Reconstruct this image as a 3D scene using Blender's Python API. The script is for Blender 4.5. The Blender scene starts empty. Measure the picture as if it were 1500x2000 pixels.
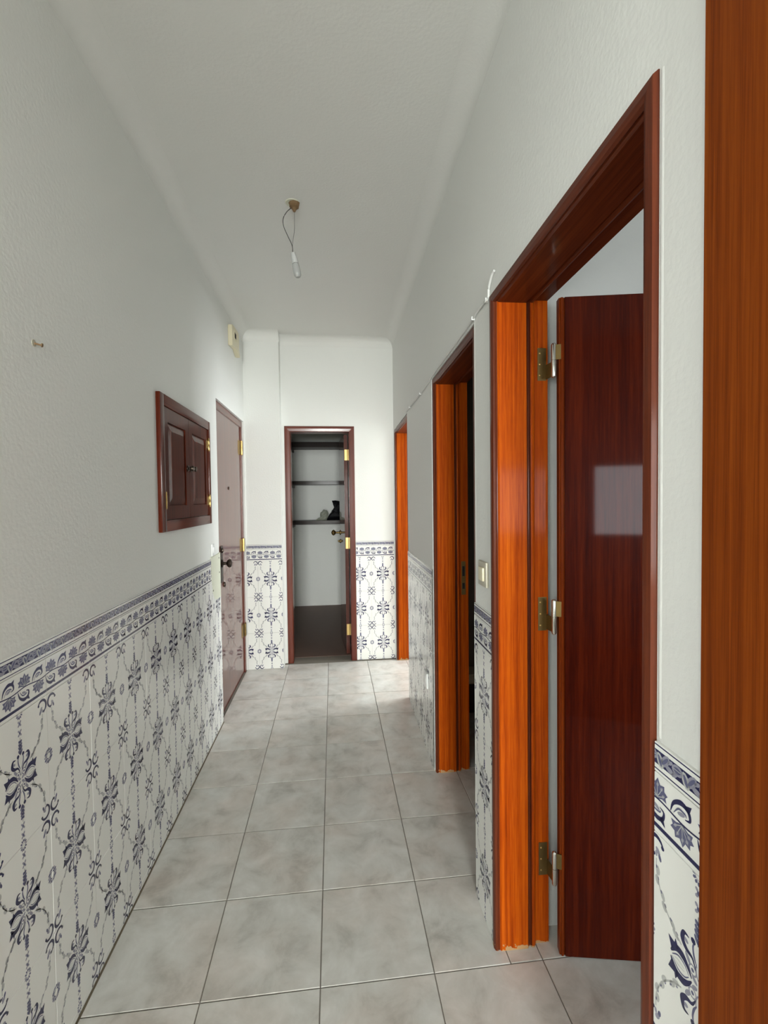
import bpy, bmesh, math, random
from mathutils import Vector, Matrix
random.seed(7)
SC = bpy.context.scene
COL = SC.collection

# ------------------------------------------------------------------ camera
CAM_Z = 1.3953
right = Vector((0.993834, -0.11025, -0.011789))
down = Vector((-0.014778, -0.026329, -0.999544))
fwd = Vector((0.109889, 0.993555, -0.027796))
cam_d = bpy.data.cameras.new('camera')
cam_d.sensor_fit = 'HORIZONTAL'
cam_d.sensor_width = 36.0
cam_d.lens = 905.09 / 1500.0 * 36.0
cam_d.clip_start = 0.02
cam = bpy.data.objects.new('camera', cam_d)
COL.objects.link(cam)
cam.matrix_world = Matrix(((right.x, -down.x, -fwd.x, 0), (right.y, -down.y, -fwd.y, 0),
                           (right.z, -down.z, -fwd.z, CAM_Z), (0, 0, 0, 1)))
SC.camera = cam

# ------------------------------------------------------------------ world and daylight
world = bpy.data.worlds.new('world')
SC.world = world
world.use_nodes = True
bg = world.node_tree.nodes['Background']
bg.inputs[0].default_value = (0.72, 0.82, 1.0, 1)
bg.inputs[1].default_value = 1.0


def window_light(name, loc, direction, sx, sy, watts, col):
    l = bpy.data.lights.new(name, 'AREA')
    l.shape = 'RECTANGLE'
    l.size, l.size_y, l.energy, l.color = sx, sy, watts, col
    o = bpy.data.objects.new(name, l)
    COL.objects.link(o)
    o.location = loc
    o.rotation_euler = Vector(direction).to_track_quat('-Z', 'Y').to_euler()
    return o


# daylight through the window at the end of the hall behind the camera, and through the windows of the side rooms
window_light('daylight_hall', (-0.10, -5.08, 1.45), (0, 1, 0), 1.0, 1.3, 330, (0.97, 1.0, 0.97))
window_light('daylight_side', (-0.77, -0.90, 1.40), (1, 0, 0), 1.0, 0.95, 21, (0.97, 1.0, 0.97))
window_light('daylight_room_a', (1.85, -1.93, 1.36), (0, 1, 0), 1.3, 0.72, 23, (0.93, 0.98, 1.0))
window_light('daylight_room_c', (2.57, 3.90, 1.45), (-1, 0, 0), 1.1, 1.3, 84, (0.95, 0.99, 1.0))

vs = SC.view_settings
vs.view_transform = 'Standard'
vs.look = 'None'
vs.exposure = 0.5
vs.gamma = 1.0
vs.use_curve_mapping = False


# ------------------------------------------------------------------ materials
def new_mat(name):
    m = bpy.data.materials.new(name)
    m.use_nodes = True
    nt = m.node_tree
    return m, nt, nt.nodes['Principled BSDF']


def plain(name, col, rough=0.5, metal=0.0, spec=0.5, coat=0.0, bump=0.0, bscale=60, alpha=1.0, trans=0.0):
    m, nt, b = new_mat(name)
    b.inputs['Base Color'].default_value = (*col, 1)
    b.inputs['Roughness'].default_value = rough
    b.inputs['Metallic'].default_value = metal
    b.inputs['Specular IOR Level'].default_value = spec
    b.inputs['Coat Weight'].default_value = coat
    b.inputs['Coat Roughness'].default_value = 0.1
    b.inputs['Alpha'].default_value = alpha
    b.inputs['Transmission Weight'].default_value = trans
    if bump:
        tc = nt.nodes.new('ShaderNodeTexCoord')
        n = nt.nodes.new('ShaderNodeTexNoise')
        n.inputs['Scale'].default_value = bscale
        n.inputs['Detail'].default_value = 4
        bp = nt.nodes.new('ShaderNodeBump')
        bp.inputs['Strength'].default_value = bump
        bp.inputs['Distance'].default_value = 0.004
        nt.links.new(tc.outputs['Object'], n.inputs['Vector'])
        nt.links.new(n.outputs['Fac'], bp.inputs['Height'])
        nt.links.new(bp.outputs['Normal'], b.inputs['Normal'])
    return m


def ramp(nt, stops):
    r = nt.nodes.new('ShaderNodeValToRGB')
    els = r.color_ramp.elements
    while len(els) > 1:
        els.remove(els[-1])
    els[0].position = stops[0][0]
    els[0].color = (*stops[0][1], 1)
    for p, c in stops[1:]:
        e = els.new(p)
        e.color = (*c, 1)
    return r


def plaster(name, col, dirt=(0.70, 0.68, 0.60)):
    m, nt, b = new_mat(name)
    tc = nt.nodes.new('ShaderNodeTexCoord')
    n1 = nt.nodes.new('ShaderNodeTexNoise')
    n1.inputs['Scale'].default_value = 1.6
    n1.inputs['Detail'].default_value = 5
    r = ramp(nt, [(0.25, tuple(0.93 * a + 0.07 * d for a, d in zip(col, dirt))), (0.75, col)])
    n2 = nt.nodes.new('ShaderNodeTexNoise')
    n2.inputs['Scale'].default_value = 90
    n2.inputs['Detail'].default_value = 5
    bp = nt.nodes.new('ShaderNodeBump')
    bp.inputs['Strength'].default_value = 0.22
    bp.inputs['Distance'].default_value = 0.004
    L = nt.links.new
    L(tc.outputs['Object'], n1.inputs['Vector'])
    L(tc.outputs['Object'], n2.inputs['Vector'])
    L(n1.outputs['Fac'], r.inputs['Fac'])
    L(r.outputs['Color'], b.inputs['Base Color'])
    L(n2.outputs['Fac'], bp.inputs['Height'])
    L(bp.outputs['Normal'], b.inputs['Normal'])
    b.inputs['Roughness'].default_value = 0.62
    b.inputs['Specular IOR Level'].default_value = 0.3
    return m


def wood(name, axis, dark, mid, light, rough=0.3, coat=0.6, coat_rough=0.12, chip=False, streak=55, bump=0.05, spec=0.25):
    m, nt, b = new_mat(name)
    L = nt.links.new
    tc = nt.nodes.new('ShaderNodeTexCoord')
    oi = nt.nodes.new('ShaderNodeObjectInfo')
    add = nt.nodes.new('ShaderNodeVectorMath')
    add.operation = 'ADD'
    mul = nt.nodes.new('ShaderNodeVectorMath')
    mul.operation = 'SCALE'
    mul.inputs['Scale'].default_value = 0.37
    cmb = nt.nodes.new('ShaderNodeCombineXYZ')
    for i in range(3):
        L(oi.outputs['Random'], cmb.inputs[i])
    L(cmb.outputs[0], mul.inputs[0])
    L(tc.outputs['Object'], add.inputs[0])
    L(mul.outputs[0], add.inputs[1])

    def streaks(sc, along, detail):
        mp = nt.nodes.new('ShaderNodeMapping')
        s = [sc, sc, sc]
        s[axis] = along
        mp.inputs['Scale'].default_value = s
        n = nt.nodes.new('ShaderNodeTexNoise')
        n.inputs['Scale'].default_value = 1.0
        n.inputs['Detail'].default_value = detail
        n.inputs['Roughness'].default_value = 0.62
        n.inputs['Distortion'].default_value = 0.25
        L(add.outputs[0], mp.inputs['Vector'])
        L(mp.outputs['Vector'], n.inputs['Vector'])
        return n
    a = streaks(streak, 1.1, 5)
    c = streaks(streak * 4.5, 9.0, 3)
    mx = nt.nodes.new('ShaderNodeMath')
    mx.operation = 'MULTIPLY_ADD'
    mx.inputs[1].default_value = 0.36
    L(c.outputs['Fac'], mx.inputs[0])
    m2 = nt.nodes.new('ShaderNodeMath')
    m2.operation = 'MULTIPLY'
    m2.inputs[1].default_value = 0.64
    L(a.outputs['Fac'], m2.inputs[0])
    L(m2.outputs[0], mx.inputs[2])
    r = ramp(nt, [(0.30, dark), (0.48, mid), (0.68, light)])
    L(mx.outputs[0], r.inputs['Fac'])
    out = r.outputs['Color']
    if chip:   # varnish chipped off at the foot of the jamb
        sp = nt.nodes.new('ShaderNodeSeparateXYZ')
        L(tc.outputs['Object'], sp.inputs[0])
        n = nt.nodes.new('ShaderNodeTexNoise')
        n.inputs['Scale'].default_value = 45
        n.inputs['Detail'].default_value = 3
        L(tc.outputs['Object'], n.inputs['Vector'])
        k = nt.nodes.new('ShaderNodeMath')
        k.operation = 'MULTIPLY_ADD'
        k.inputs[1].default_value = -0.075
        k.inputs[2].default_value = 0.046
        L(n.outputs['Fac'], k.inputs[0])
        lt = nt.nodes.new('ShaderNodeMath')
        lt.operation = 'LESS_THAN'
        L(sp.outputs['Z'], lt.inputs[0])
        L(k.outputs[0], lt.inputs[1])
        mix = nt.nodes.new('ShaderNodeMixRGB')
        mix.inputs['Color2'].default_value = (0.42, 0.25, 0.12, 1)
        L(lt.outputs[0], mix.inputs['Fac'])
        L(out, mix.inputs['Color1'])
        out = mix.outputs['Color']
    L(out, b.inputs['Base Color'])
    b.inputs['Roughness'].default_value = rough
    b.inputs['Coat Weight'].default_value = coat
    b.inputs['Coat Roughness'].default_value = coat_rough
    b.inputs['Specular IOR Level'].default_value = spec
    bp = nt.nodes.new('ShaderNodeBump')
    bp.inputs['Strength'].default_value = bump
    bp.inputs['Distance'].default_value = 0.001
    L(c.outputs['Fac'], bp.inputs['Height'])
    L(bp.outputs['Normal'], b.inputs['Normal'])
    return m


def floor_tile_mat():
    m, nt, b = new_mat('floor_tile_glaze')
    L = nt.links.new
    tc = nt.nodes.new('ShaderNodeTexCoord')
    oi = nt.nodes.new('ShaderNodeObjectInfo')
    cmb = nt.nodes.new('ShaderNodeCombineXYZ')
    for i in range(3):
        L(oi.outputs['Random'], cmb.inputs[i])
    mul = nt.nodes.new('ShaderNodeVectorMath')
    mul.operation = 'SCALE'
    mul.inputs['Scale'].default_value = 40
    L(cmb.outputs[0], mul.inputs[0])
    add = nt.nodes.new('ShaderNodeVectorMath')
    L(tc.outputs['Object'], add.inputs[0])
    L(mul.outputs[0], add.inputs[1])
    n1 = nt.nodes.new('ShaderNodeTexNoise')
    n1.inputs['Scale'].default_value = 9
    n1.inputs['Detail'].default_value = 7
    n1.inputs['Roughness'].default_value = 0.62
    n1.inputs['Distortion'].default_value = 0.35
    L(add.outputs[0], n1.inputs['Vector'])
    r1 = ramp(nt, [(0.28, (0.390, 0.375, 0.340)), (0.46, (0.550, 0.540, 0.500)), (0.70, (0.670, 0.665, 0.630))])
    L(n1.outputs['Fac'], r1.inputs['Fac'])
    n2 = nt.nodes.new('ShaderNodeTexNoise')
    n2.inputs['Scale'].default_value = 5
    n2.inputs['Detail'].default_value = 3
    L(add.outputs[0], n2.inputs['Vector'])
    r2 = ramp(nt, [(0.4, (1.0, 1.0, 1.0)), (0.72, (1.0, 0.93, 0.90))])
    L(n2.outputs['Fac'], r2.inputs['Fac'])
    mix = nt.nodes.new('ShaderNodeMixRGB')
    mix.blend_type = 'MULTIPLY'
    mix.inputs['Fac'].default_value = 1
    L(r1.outputs['Color'], mix.inputs['Color1'])
    L(r2.outputs['Color'], mix.inputs['Color2'])
    L(mix.outputs['Color'], b.inputs['Base Color'])
    rr = nt.nodes.new('ShaderNodeMapRange')
    rr.inputs['To Min'].default_value = 0.24
    rr.inputs['To Max'].default_value = 0.40
    L(n1.outputs['Fac'], rr.inputs['Value'])
    L(rr.outputs[0], b.inputs['Roughness'])
    b.inputs['Specular IOR Level'].default_value = 0.5
    return m


M = {}
M['wall'] = plaster('painted_plaster', (0.79, 0.80, 0.77))
M['ceiling'] = plaster('ceiling_paint', (0.77, 0.775, 0.745))
M['patch'] = plaster('bare_filler', (0.66, 0.67, 0.545))
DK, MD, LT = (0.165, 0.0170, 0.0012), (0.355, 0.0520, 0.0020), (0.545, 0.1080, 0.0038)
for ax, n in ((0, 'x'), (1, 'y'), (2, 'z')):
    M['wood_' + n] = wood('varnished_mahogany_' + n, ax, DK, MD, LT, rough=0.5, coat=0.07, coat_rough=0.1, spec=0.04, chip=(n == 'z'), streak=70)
    M['casing_' + n] = wood('dark_casing_wood_' + n, ax, (0.050, 0.0090, 0.0030), (0.095, 0.0180, 0.0055), (0.150, 0.0320, 0.0090), rough=0.5, coat=0.3, coat_rough=0.1, spec=0.1, chip=(n == 'z'), streak=70)  # the casings' own tone; over whole heads it also puts in soffit shade
M['leaf'] = wood('dark_veneer', 2, (0.026, 0.0020, 0.0006), (0.070, 0.0060, 0.0010), (0.125, 0.0140, 0.0018), rough=0.4, coat=0.24, coat_rough=0.05, spec=0.04, streak=42, bump=0.08)
M['leaf_lip'] = wood('lipping_wood', 2, (0.10, 0.012, 0.002), (0.18, 0.027, 0.003), (0.27, 0.048, 0.005), coat=0.2, spec=0.05)
M['front_door'] = wood('front_door_wood', 2, (0.050, 0.011, 0.007), (0.092, 0.022, 0.013), (0.13, 0.032, 0.018), rough=0.35, coat=0.85, coat_rough=0.035, spec=0.15, streak=30, bump=0.02)
for ax, n in ((1, 'y'), (2, 'z'), (0, 'x')):
    M['redwood_' + n] = wood('red_brown_wood_' + n, ax, (0.055, 0.0095, 0.0055), (0.105, 0.020, 0.010), (0.16, 0.034, 0.015), coat=0.35)
M['cab_y'] = wood('cabinet_wood_y', 1, (0.045, 0.0065, 0.003), (0.095, 0.0155, 0.006), (0.15, 0.028, 0.009), coat=0.2, spec=0.06)
M['cab_z'] = wood('cabinet_wood_z', 2, (0.038, 0.0055, 0.0026), (0.080, 0.0130, 0.005), (0.13, 0.024, 0.008), coat=0.2, spec=0.06)
M['near'] = wood('brown_varnished_wood', 2, (0.085, 0.0140, 0.002), (0.160, 0.0310, 0.003), (0.235, 0.0540, 0.005), rough=0.5, coat=0.0, spec=0.06, streak=110)
M['shelf'] = wood('dark_shelf_wood', 0, (0.012, 0.006, 0.004), (0.022, 0.011, 0.008), (0.035, 0.018, 0.012), rough=0.5, coat=0.1)
M['floor_tile'] = floor_tile_mat()
M['grout'] = plain('grout', (0.20, 0.18, 0.15), 0.9)
M['wall_grout'] = plain('wall_grout', (0.62, 0.62, 0.57), 0.9)
M['pantry_floor'] = plain('dark_pantry_floor', (0.135, 0.075, 0.052), 0.55, bump=0.2, bscale=14)
M['glaze'] = plain('white_glaze', (0.86, 0.865, 0.825), 0.16, spec=0.5)
M['navy'] = plain('navy_print', (0.016, 0.017, 0.080), 0.16)
M['slate'] = plain('slate_blue_print', (0.115, 0.120, 0.215), 0.16)
M['lilac'] = plain('grey_lilac_print', (0.30, 0.30, 0.37), 0.16)
M['pale'] = plain('pale_grey_print', (0.50, 0.51, 0.50), 0.16)
M['brass'] = plain('brass', (0.62, 0.43, 0.17), 0.28, 1.0, bump=0.05)
M['old_brass'] = plain('tarnished_brass', (0.20, 0.135, 0.05), 0.45, 0.9, bump=0.1)
M['steel'] = plain('nickel_steel', (0.66, 0.65, 0.60), 0.22, 1.0)
M['bronze'] = plain('dark_bronze', (0.055, 0.040, 0.030), 0.35, 0.8)
M['hole'] = plain('dark_hole', (0.006, 0.005, 0.005), 0.9)
M['cream'] = plain('cream_plastic', (0.72, 0.66, 0.47), 0.4, bump=0.05)
M['cream_d'] = plain('aged_plate', (0.46, 0.43, 0.34), 0.4)
M['white_p'] = plain('white_plastic', (0.80, 0.81, 0.79), 0.3)
M['bulb'] = plain('opal_bulb_glass', (0.40, 0.41, 0.40), 0.35)
M['holder'] = plain('grey_white_plastic', (0.55, 0.56, 0.55), 0.4)
M['rust'] = plain('rusty_hook_plate', (0.20, 0.12, 0.055), 0.7, bump=0.4)
M['wire_d'] = plain('dark_flex', (0.035, 0.03, 0.028), 0.6)
M['wire_g'] = plain('grey_flex', (0.20, 0.19, 0.18), 0.6)
M['cable'] = plain('white_cable', (0.70, 0.71, 0.68), 0.5)
M['bag_b'] = plain('black_plastic_bag', (0.004, 0.004, 0.006), 0.6, spec=0.2)
M['bag_c'] = plain('clear_plastic_bag', (0.42, 0.44, 0.36), 0.25, alpha=0.72)
M['bench'] = plain('dark_red_panel', (0.030, 0.006, 0.004), 0.5)
M['bench_top'] = plain('cream_top', (0.60, 0.54, 0.42), 0.5)
M['win'] = plain('white_window_paint', (0.75, 0.75, 0.73), 0.4)


# ------------------------------------------------------------------ object helpers
def link(name, mesh, parent=None):
    o = bpy.data.objects.new(name, mesh)
    COL.objects.link(o)
    if parent is not None:
        o.parent = parent
    return o


def obj(name, bm, mat, parent=None, smooth=False, recalc=True):
    if recalc:
        bmesh.ops.recalc_face_normals(bm, faces=bm.faces)
    me = bpy.data.meshes.new(name)
    bm.to_mesh(me)
    bm.free()
    for m in (mat if isinstance(mat, (list, tuple)) else [mat]):
        me.materials.append(M[m])
    if smooth:
        for p in me.polygons:
            p.use_smooth = True
        try:
            me.set_sharp_from_angle(angle=math.radians(38))
        except Exception:
            pass
    return link(name, me, parent)


def tag(o, label=None, cat=None, group=None, kind=None):
    if label: o['label'] = label
    if cat: o['category'] = cat
    if group: o['group'] = group
    if kind: o['kind'] = kind
    return o


def empty(name, loc, rz=0.0):
    o = bpy.data.objects.new(name, None)
    o.empty_display_size = 0.05
    COL.objects.link(o)
    o.location = loc
    o.rotation_euler = (0, 0, rz)
    return o


def add_hexa(bm, pts):
    v = [bm.verts.new(p) for p in pts]
    for f in ((0, 1, 2, 3), (4, 5, 6, 7), (0, 1, 5, 4), (1, 2, 6, 5), (2, 3, 7, 6), (3, 0, 4, 7)):
        bm.faces.new([v[i] for i in f])


def add_tube(bm, pts, rad, seg=8):
    pts = [Vector(p) for p in pts]
    rings = []
    for i, p in enumerate(pts):
        a = pts[max(0, i - 1)]
        b = pts[min(len(pts) - 1, i + 1)]
        t = (b - a).normalized()
        ref = Vector((0, 0, 1)) if abs(t.z) < 0.9 else Vector((1, 0, 0))
        n = t.cross(ref).normalized()
        c = t.cross(n)
        r = rad[i] if isinstance(rad, (list, tuple)) else rad
        rings.append([bm.verts.new(p + (n * math.cos(k / seg * 6.28318) + c * math.sin(k / seg * 6.28318)) * r) for k in range(seg)])
    for r0, r1 in zip(rings, rings[1:]):
        for k in range(seg):
            bm.faces.new((r0[k], r0[(k + 1) % seg], r1[(k + 1) % seg], r1[k]))
    bm.faces.new(rings[0])
    bm.faces.new(rings[-1][::-1])


def lathe(bm, base, axis, prof, seg=16):
    """prof: (distance along axis, radius)"""
    axis = Vector(axis).normalized()
    add_tube(bm, [Vector(base) + axis * d for d, r in prof], [max(r, 1e-4) for d, r in prof], seg)


def spline(pts, n=6):
    pts = [Vector(p) for p in pts]
    out = []
    for i in range(len(pts) - 1):
        p0 = pts[max(0, i - 1)]
        p1, p2 = pts[i], pts[i + 1]
        p3 = pts[min(len(pts) - 1, i + 2)]
        for k in range(n):
            t = k / n
            out.append(0.5 * ((2 * p1) + (p2 - p0) * t + (2 * p0 - 5 * p1 + 4 * p2 - p3) * t * t + (3 * p1 - p0 - 3 * p2 + p3) * t ** 3))
    out.append(pts[-1])
    return out


class Wall:
    """u runs along the wall, w into the wall (negative = out into the hall), z up."""
    def __init__(s, origin, rz, kind):
        s.o, s.rz, s.kind = Vector(origin), rz, kind
        s.R = Matrix.Rotation(rz, 3, 'Z')

    def pt(s, u, w, z):
        if s.kind == 'R': return Vector((w, u, z))
        if s.kind == 'L': return Vector((-w, u, z))
        return Vector((u, w, z))

    def world(s, u, w, z):
        return s.o + s.R @ s.pt(u, w, z)

    def tile_rot(s):
        return s.rz + {'R': -math.pi / 2, 'L': math.pi / 2, 'F': 0.0}[s.kind]

    def thing(s, name, u, w, z):
        e = empty(name, s.world(u, w, z), s.rz)
        return Local(s, (u, w, z), e)


class Local:
    def __init__(s, wall, base, root):
        s.wall, s.root = wall, root
        s.b = wall.pt(*base)

    def p(s, u, w, z):
        return s.wall.pt(u, w, z) - s.b

    def box(s, bm, u0, u1, w0, w1, z0, z1):
        add_hexa(bm, [s.p(u0, w0, z0), s.p(u1, w0, z0), s.p(u1, w1, z0), s.p(u0, w1, z0),
                      s.p(u0, w0, z1), s.p(u1, w0, z1), s.p(u1, w1, z1), s.p(u0, w1, z1)])

    def part(s, name, boxes, mat, parent=None, bevel=0.0):
        bm = bmesh.new()
        for b in boxes:
            s.box(bm, *b)
        bmesh.ops.recalc_face_normals(bm, faces=bm.faces)
        if bevel:
            bmesh.ops.bevel(bm, geom=bm.edges[:], offset=bevel, segments=2, affect='EDGES', profile=0.6)
        return obj(name, bm, mat, parent or s.root, smooth=bool(bevel))


SLOPE = 0.0175
WL = Wall((-0.71, 0, 0), 0, 'L')
WR = Wall((0.462, 0, 0), -math.atan(SLOPE), 'R')
WF = Wall((0, 4.0, 0), 0, 'F')
WG = Wall((0, 3.895, 0), 0, 'F')      # the nearer strip left of the pantry door
CEIL = 2.765
TH = 0.16

# ------------------------------------------------------------------ structure: floor
S = 0.333
GX = [-0.3882 + S * k for k in range(-1, 6)]
GY = [1.3018 + S * k for k in range(-5, 9)]
bm = bmesh.new()
add_hexa(bm, [(-0.95, -5.15, -0.10), (2.65, -5.15, -0.10), (2.65, 4.14, -0.10), (-0.95, 4.14, -0.10),
              (-0.95, -5.15, -0.003), (2.65, -5.15, -0.003), (2.65, 4.14, -0.003), (-0.95, 4.14, -0.003)])
floor = tag(obj('floor', bm, 'grout'), 'beige grey mottled ceramic tile floor of the hallway', 'floor', kind='structure')
_ft = {}


def floor_tile(x0, x1, y0, y1):
    g = 0.0016
    w, d = x1 - x0 - 2 * g, y1 - y0 - 2 * g
    key = (round(w, 4), round(d, 4))
    if key not in _ft:
        bm = bmesh.new()
        e = 0.0012
        a = [(-w / 2, -d / 2), (w / 2, -d / 2), (w / 2, d / 2), (-w / 2, d / 2)]
        b = [(-w / 2 + e, -d / 2 + e), (w / 2 - e, -d / 2 + e), (w / 2 - e, d / 2 - e), (-w / 2 + e, d / 2 - e)]
        v0 = [bm.verts.new((x, y, -0.006)) for x, y in a]
        v1 = [bm.verts.new((x, y, -0.001)) for x, y in a]
        v2 = [bm.verts.new((x, y, 0.0)) for x, y in b]
        for k in range(4):
            j = (k + 1) % 4
            bm.faces.new((v0[k], v0[j], v1[j], v1[k]))
            bm.faces.new((v1[k], v1[j], v2[j], v2[k]))
        bm.faces.new(v2)
        bmesh.ops.recalc_face_normals(bm, faces=bm.faces)
        me = bpy.data.meshes.new('floor_tile')
        bm.to_mesh(me)
        bm.free()
        me.materials.append(M['floor_tile'])
        _ft[key] = me
    o = link('floor_tile', _ft[key], floor)
    o.location = ((x0 + x1) / 2, (y0 + y1) / 2, random.uniform(-0.0003, 0.0003))
    o.rotation_euler = (random.uniform(-1, 1) * 0.0008, random.uniform(-1, 1) * 0.0008, 0)


for j in range(len(GY) - 1):
    for i in range(len(GX) - 1):
        x0, x1, y0, y1 = GX[i], GX[i + 1], GY[j], GY[j + 1]
        y1 = min(y1, 4.135)
        if abs(x0 - 0.2778) < 0.01 and abs(y0 - 1.3018) < 0.01:
            floor_tile(x0, 0.511, y0, y1)
            floor_tile(0.511, x1, y0, y1)
        else:
            floor_tile(x0, x1, y0, y1)

# pantry floor
bm = bmesh.new()
add_hexa(bm, [(-0.72, 4.14, -0.1), (0.42, 4.14, -0.1), (0.42, 6.4, -0.1), (-0.72, 6.4, -0.1),
              (-0.72, 4.14, 0.0), (0.42, 4.14, 0.0), (0.42, 6.4, 0.0), (-0.72, 6.4, 0.0)])
tag(obj('floor_pantry', bm, 'pantry_floor'), 'dark brown floor inside the open pantry', 'floor', kind='structure')

# ------------------------------------------------------------------ structure: walls and ceiling
# door openings on the right wall (u along the wall): D nearest, A, B, C farthest
D0, D1 = -0.36, 0.534
A0, A1 = 0.630, 1.372
B0, B1 = 1.558, 2.305
C0, C1 = 3.165, 3.962
ZA, ZB, ZC, ZD = 2.004, 1.992, 1.985, 2.10


def wall(name, W, segs, label):
    L = W.thing(name, 0, 0, 0)
    COL.objects.unlink(L.root)
    bpy.data.objects.remove(L.root)
    bm = bmesh.new()
    for s in segs:
        L.box(bm, *s)
    bmesh.ops.recalc_face_normals(bm, faces=bm.faces)
    o = obj(name, bm, 'wall')
    o.location = W.o
    o.rotation_euler = (0, 0, W.rz)
    return tag(o, label, 'wall', kind='structure')


wall_left = wall('wall_left', WL, [(-5.15, -1.40, 0, TH, 0, 2.86), (-1.40, -0.40, 0, TH, 0, 0.925), (-1.40, -0.40, 0, TH, 1.875, 2.86), (-0.40, 2.985, 0, TH, 0, 2.86), (2.985, 3.885, 0, TH, 2.035, 2.86), (3.885, 4.15, 0, TH, 0, 2.86),
                                   (2.985, 3.885, 0.12, TH, 0, 2.035)],
                 'white painted left wall with meter cabinet and blue white tile dado')
wall_right = wall('wall_right', WR, [(-5.15, D0, 0, TH, 0, 2.86), (D0, D1, 0, TH, ZD, 2.86), (D1, A0, 0, TH, 0, 2.86), (A0, A1, 0, TH, ZA, 2.86),
                                     (A1, B0, 0, TH, 0, 2.86), (B0, B1, 0, TH, ZB, 2.86), (B1, C0, 0, TH, 0, 2.86), (C0, C1, 0, TH, ZC, 2.86),
                                     (C1, 4.16, 0, TH, 0, 2.86)],
                  'white painted right wall pierced by wooden doorways')
wall_far = wall('wall_far', WF, [(-0.90, -0.398, 0, 0.15, 0, 2.86), (-0.398, 0.192, 0, 0.15, 2.022, 2.86), (0.192, 0.60, 0, 0.15, 0, 2.86)],
                'white end wall around the pantry doorway with tile dado')
wall_pier = wall('wall_pier', WG, [(-0.80, -0.422, 0, 0.105, 0, 2.86)],
                 'narrow white wall strip standing proud left of the pantry door')

# rounded plaster arrises at the wall ends beside the doorways
for k, (u, sgn) in enumerate(((B0, -1), (C0, -1), (A0, -1))):
    L = WR.thing('trim_%d' % (k + 1), u - 0.006, 0, 1.04)
    bm = bmesh.new()
    zb, zt = (1.04, ZA - 0.004)
    lathe(bm, L.p(u - 0.006, 0.0075, 1.04), (0, 0, 1), [(0, 0.0085), (zt - zb, 0.0085)], 12)
    t = obj('corner_bead', bm, 'wall', L.root, smooth=True)
    tag(L.root, ['rounded plaster corner beside the dark middle doorway', 'rounded plaster corner at the farthest right doorway',
                 'rounded plaster corner beside the nearest open doorway'][k], 'corner bead', kind='structure')

# outer shell: rooms on the right, end of the hall behind the camera, pantry
def shell(name, boxes, label, mat='wall'):
    bm = bmesh.new()
    for x0, x1, y0, y1, z0, z1 in boxes:
        add_hexa(bm, [(x0, y0, z0), (x1, y0, z0), (x1, y1, z0), (x0, y1, z0), (x0, y0, z1), (x1, y0, z1), (x1, y1, z1), (x0, y1, z1)])
    return tag(obj(name, bm, mat), label, 'wall', kind='structure')


shell('wall_behind', [(-0.87, -0.60, -5.15, -5.0, 0, 2.86), (0.40, 0.60, -5.15, -5.0, 0, 2.86), (-0.60, 0.40, -5.15, -5.0, 0, 0.80), (-0.60, 0.40, -5.15, -5.0, 2.10, 2.86)],
      'end wall of the hall behind the viewer with a window')
shell('wall_shade_blocker', [(-0.71, -0.58, -1.78, -1.66, 0, 2.765), (0.34, 0.44, -1.78, -1.66, 0, 2.765), (-0.58, 0.34, -1.78, -1.66, 2.02, 2.765)],
      'added unseen cross wall behind the viewer that shades ceiling and upper walls')  # added out of view to keep window light off ceiling and upper walls
shell('wall_room_near', [(0.58, 1.20, -2.0, -1.85, 0, 2.86), (1.20, 2.50, -2.0, -1.85, 0, 1.00), (1.20, 2.50, -2.0, -1.85, 1.72, 2.86)],
      'window wall of the room beyond the nearest open door')
shell('wall_room_side', [(2.50, 2.65, -2.0, 3.35, 0, 2.86), (2.50, 2.65, 3.35, 4.45, 0, 0.80), (2.50, 2.65, 3.35, 4.45, 2.10, 2.86), (2.50, 2.65, 4.45, 4.75, 0, 2.86)],
      'outer wall of the rooms along the right side')
shell('wall_room_parting', [(0.66, 2.50, 1.405, 1.54, 0, 2.86), (0.68, 2.50, 3.07, 3.13, 0, 2.86), (0.60, 2.50, 4.60, 4.75, 0, 2.86), (0.60, 0.70, 4.15, 4.60, 0, 2.86)],
      'partition walls between the rooms on the right')
M['pantry_wall'] = plaster('pantry_paint', (0.86, 0.87, 0.84))
M['shade_wall'] = plaster('painted_room_shade', (0.20, 0.17, 0.14))  # dark brown stands in for the shade of the unlit middle room
shell('wall_room_shade', [(0.68, 2.45, 3.045, 3.068, 0, 2.76), (2.45, 2.498, 1.545, 3.068, 0, 2.76)], 'wall lining of the unlit middle room with its shade painted in', 'shade_wall')
shell('wall_pantry', [(-0.66, -0.51, 4.15, 6.30, 0, 2.86), (0.15, 0.30, 4.15, 6.30, 0, 2.86), (-0.51, 0.15, 6.15, 6.30, 0, 2.86)],
      'pale plaster walls inside the open pantry', 'pantry_wall')
shell('ceiling_pantry', [(-0.51, 0.15, 4.15, 6.15, 2.32, 2.40)], 'ceiling of the pantry above the shelves')

# ceiling with coved edges along the hall
bm = bmesh.new()
add_hexa(bm, [(-0.9, -5.15, CEIL), (2.66, -5.15, CEIL), (2.66, 4.9, CEIL), (-0.9, 4.9, CEIL),
              (-0.9, -5.15, 2.9), (2.66, -5.15, 2.9), (2.66, 4.9, 2.9), (-0.9, 4.9, 2.9)])
ceiling = tag(obj('ceiling', bm, 'ceiling'), 'plain white hallway ceiling', 'ceiling', kind='structure')


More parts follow.
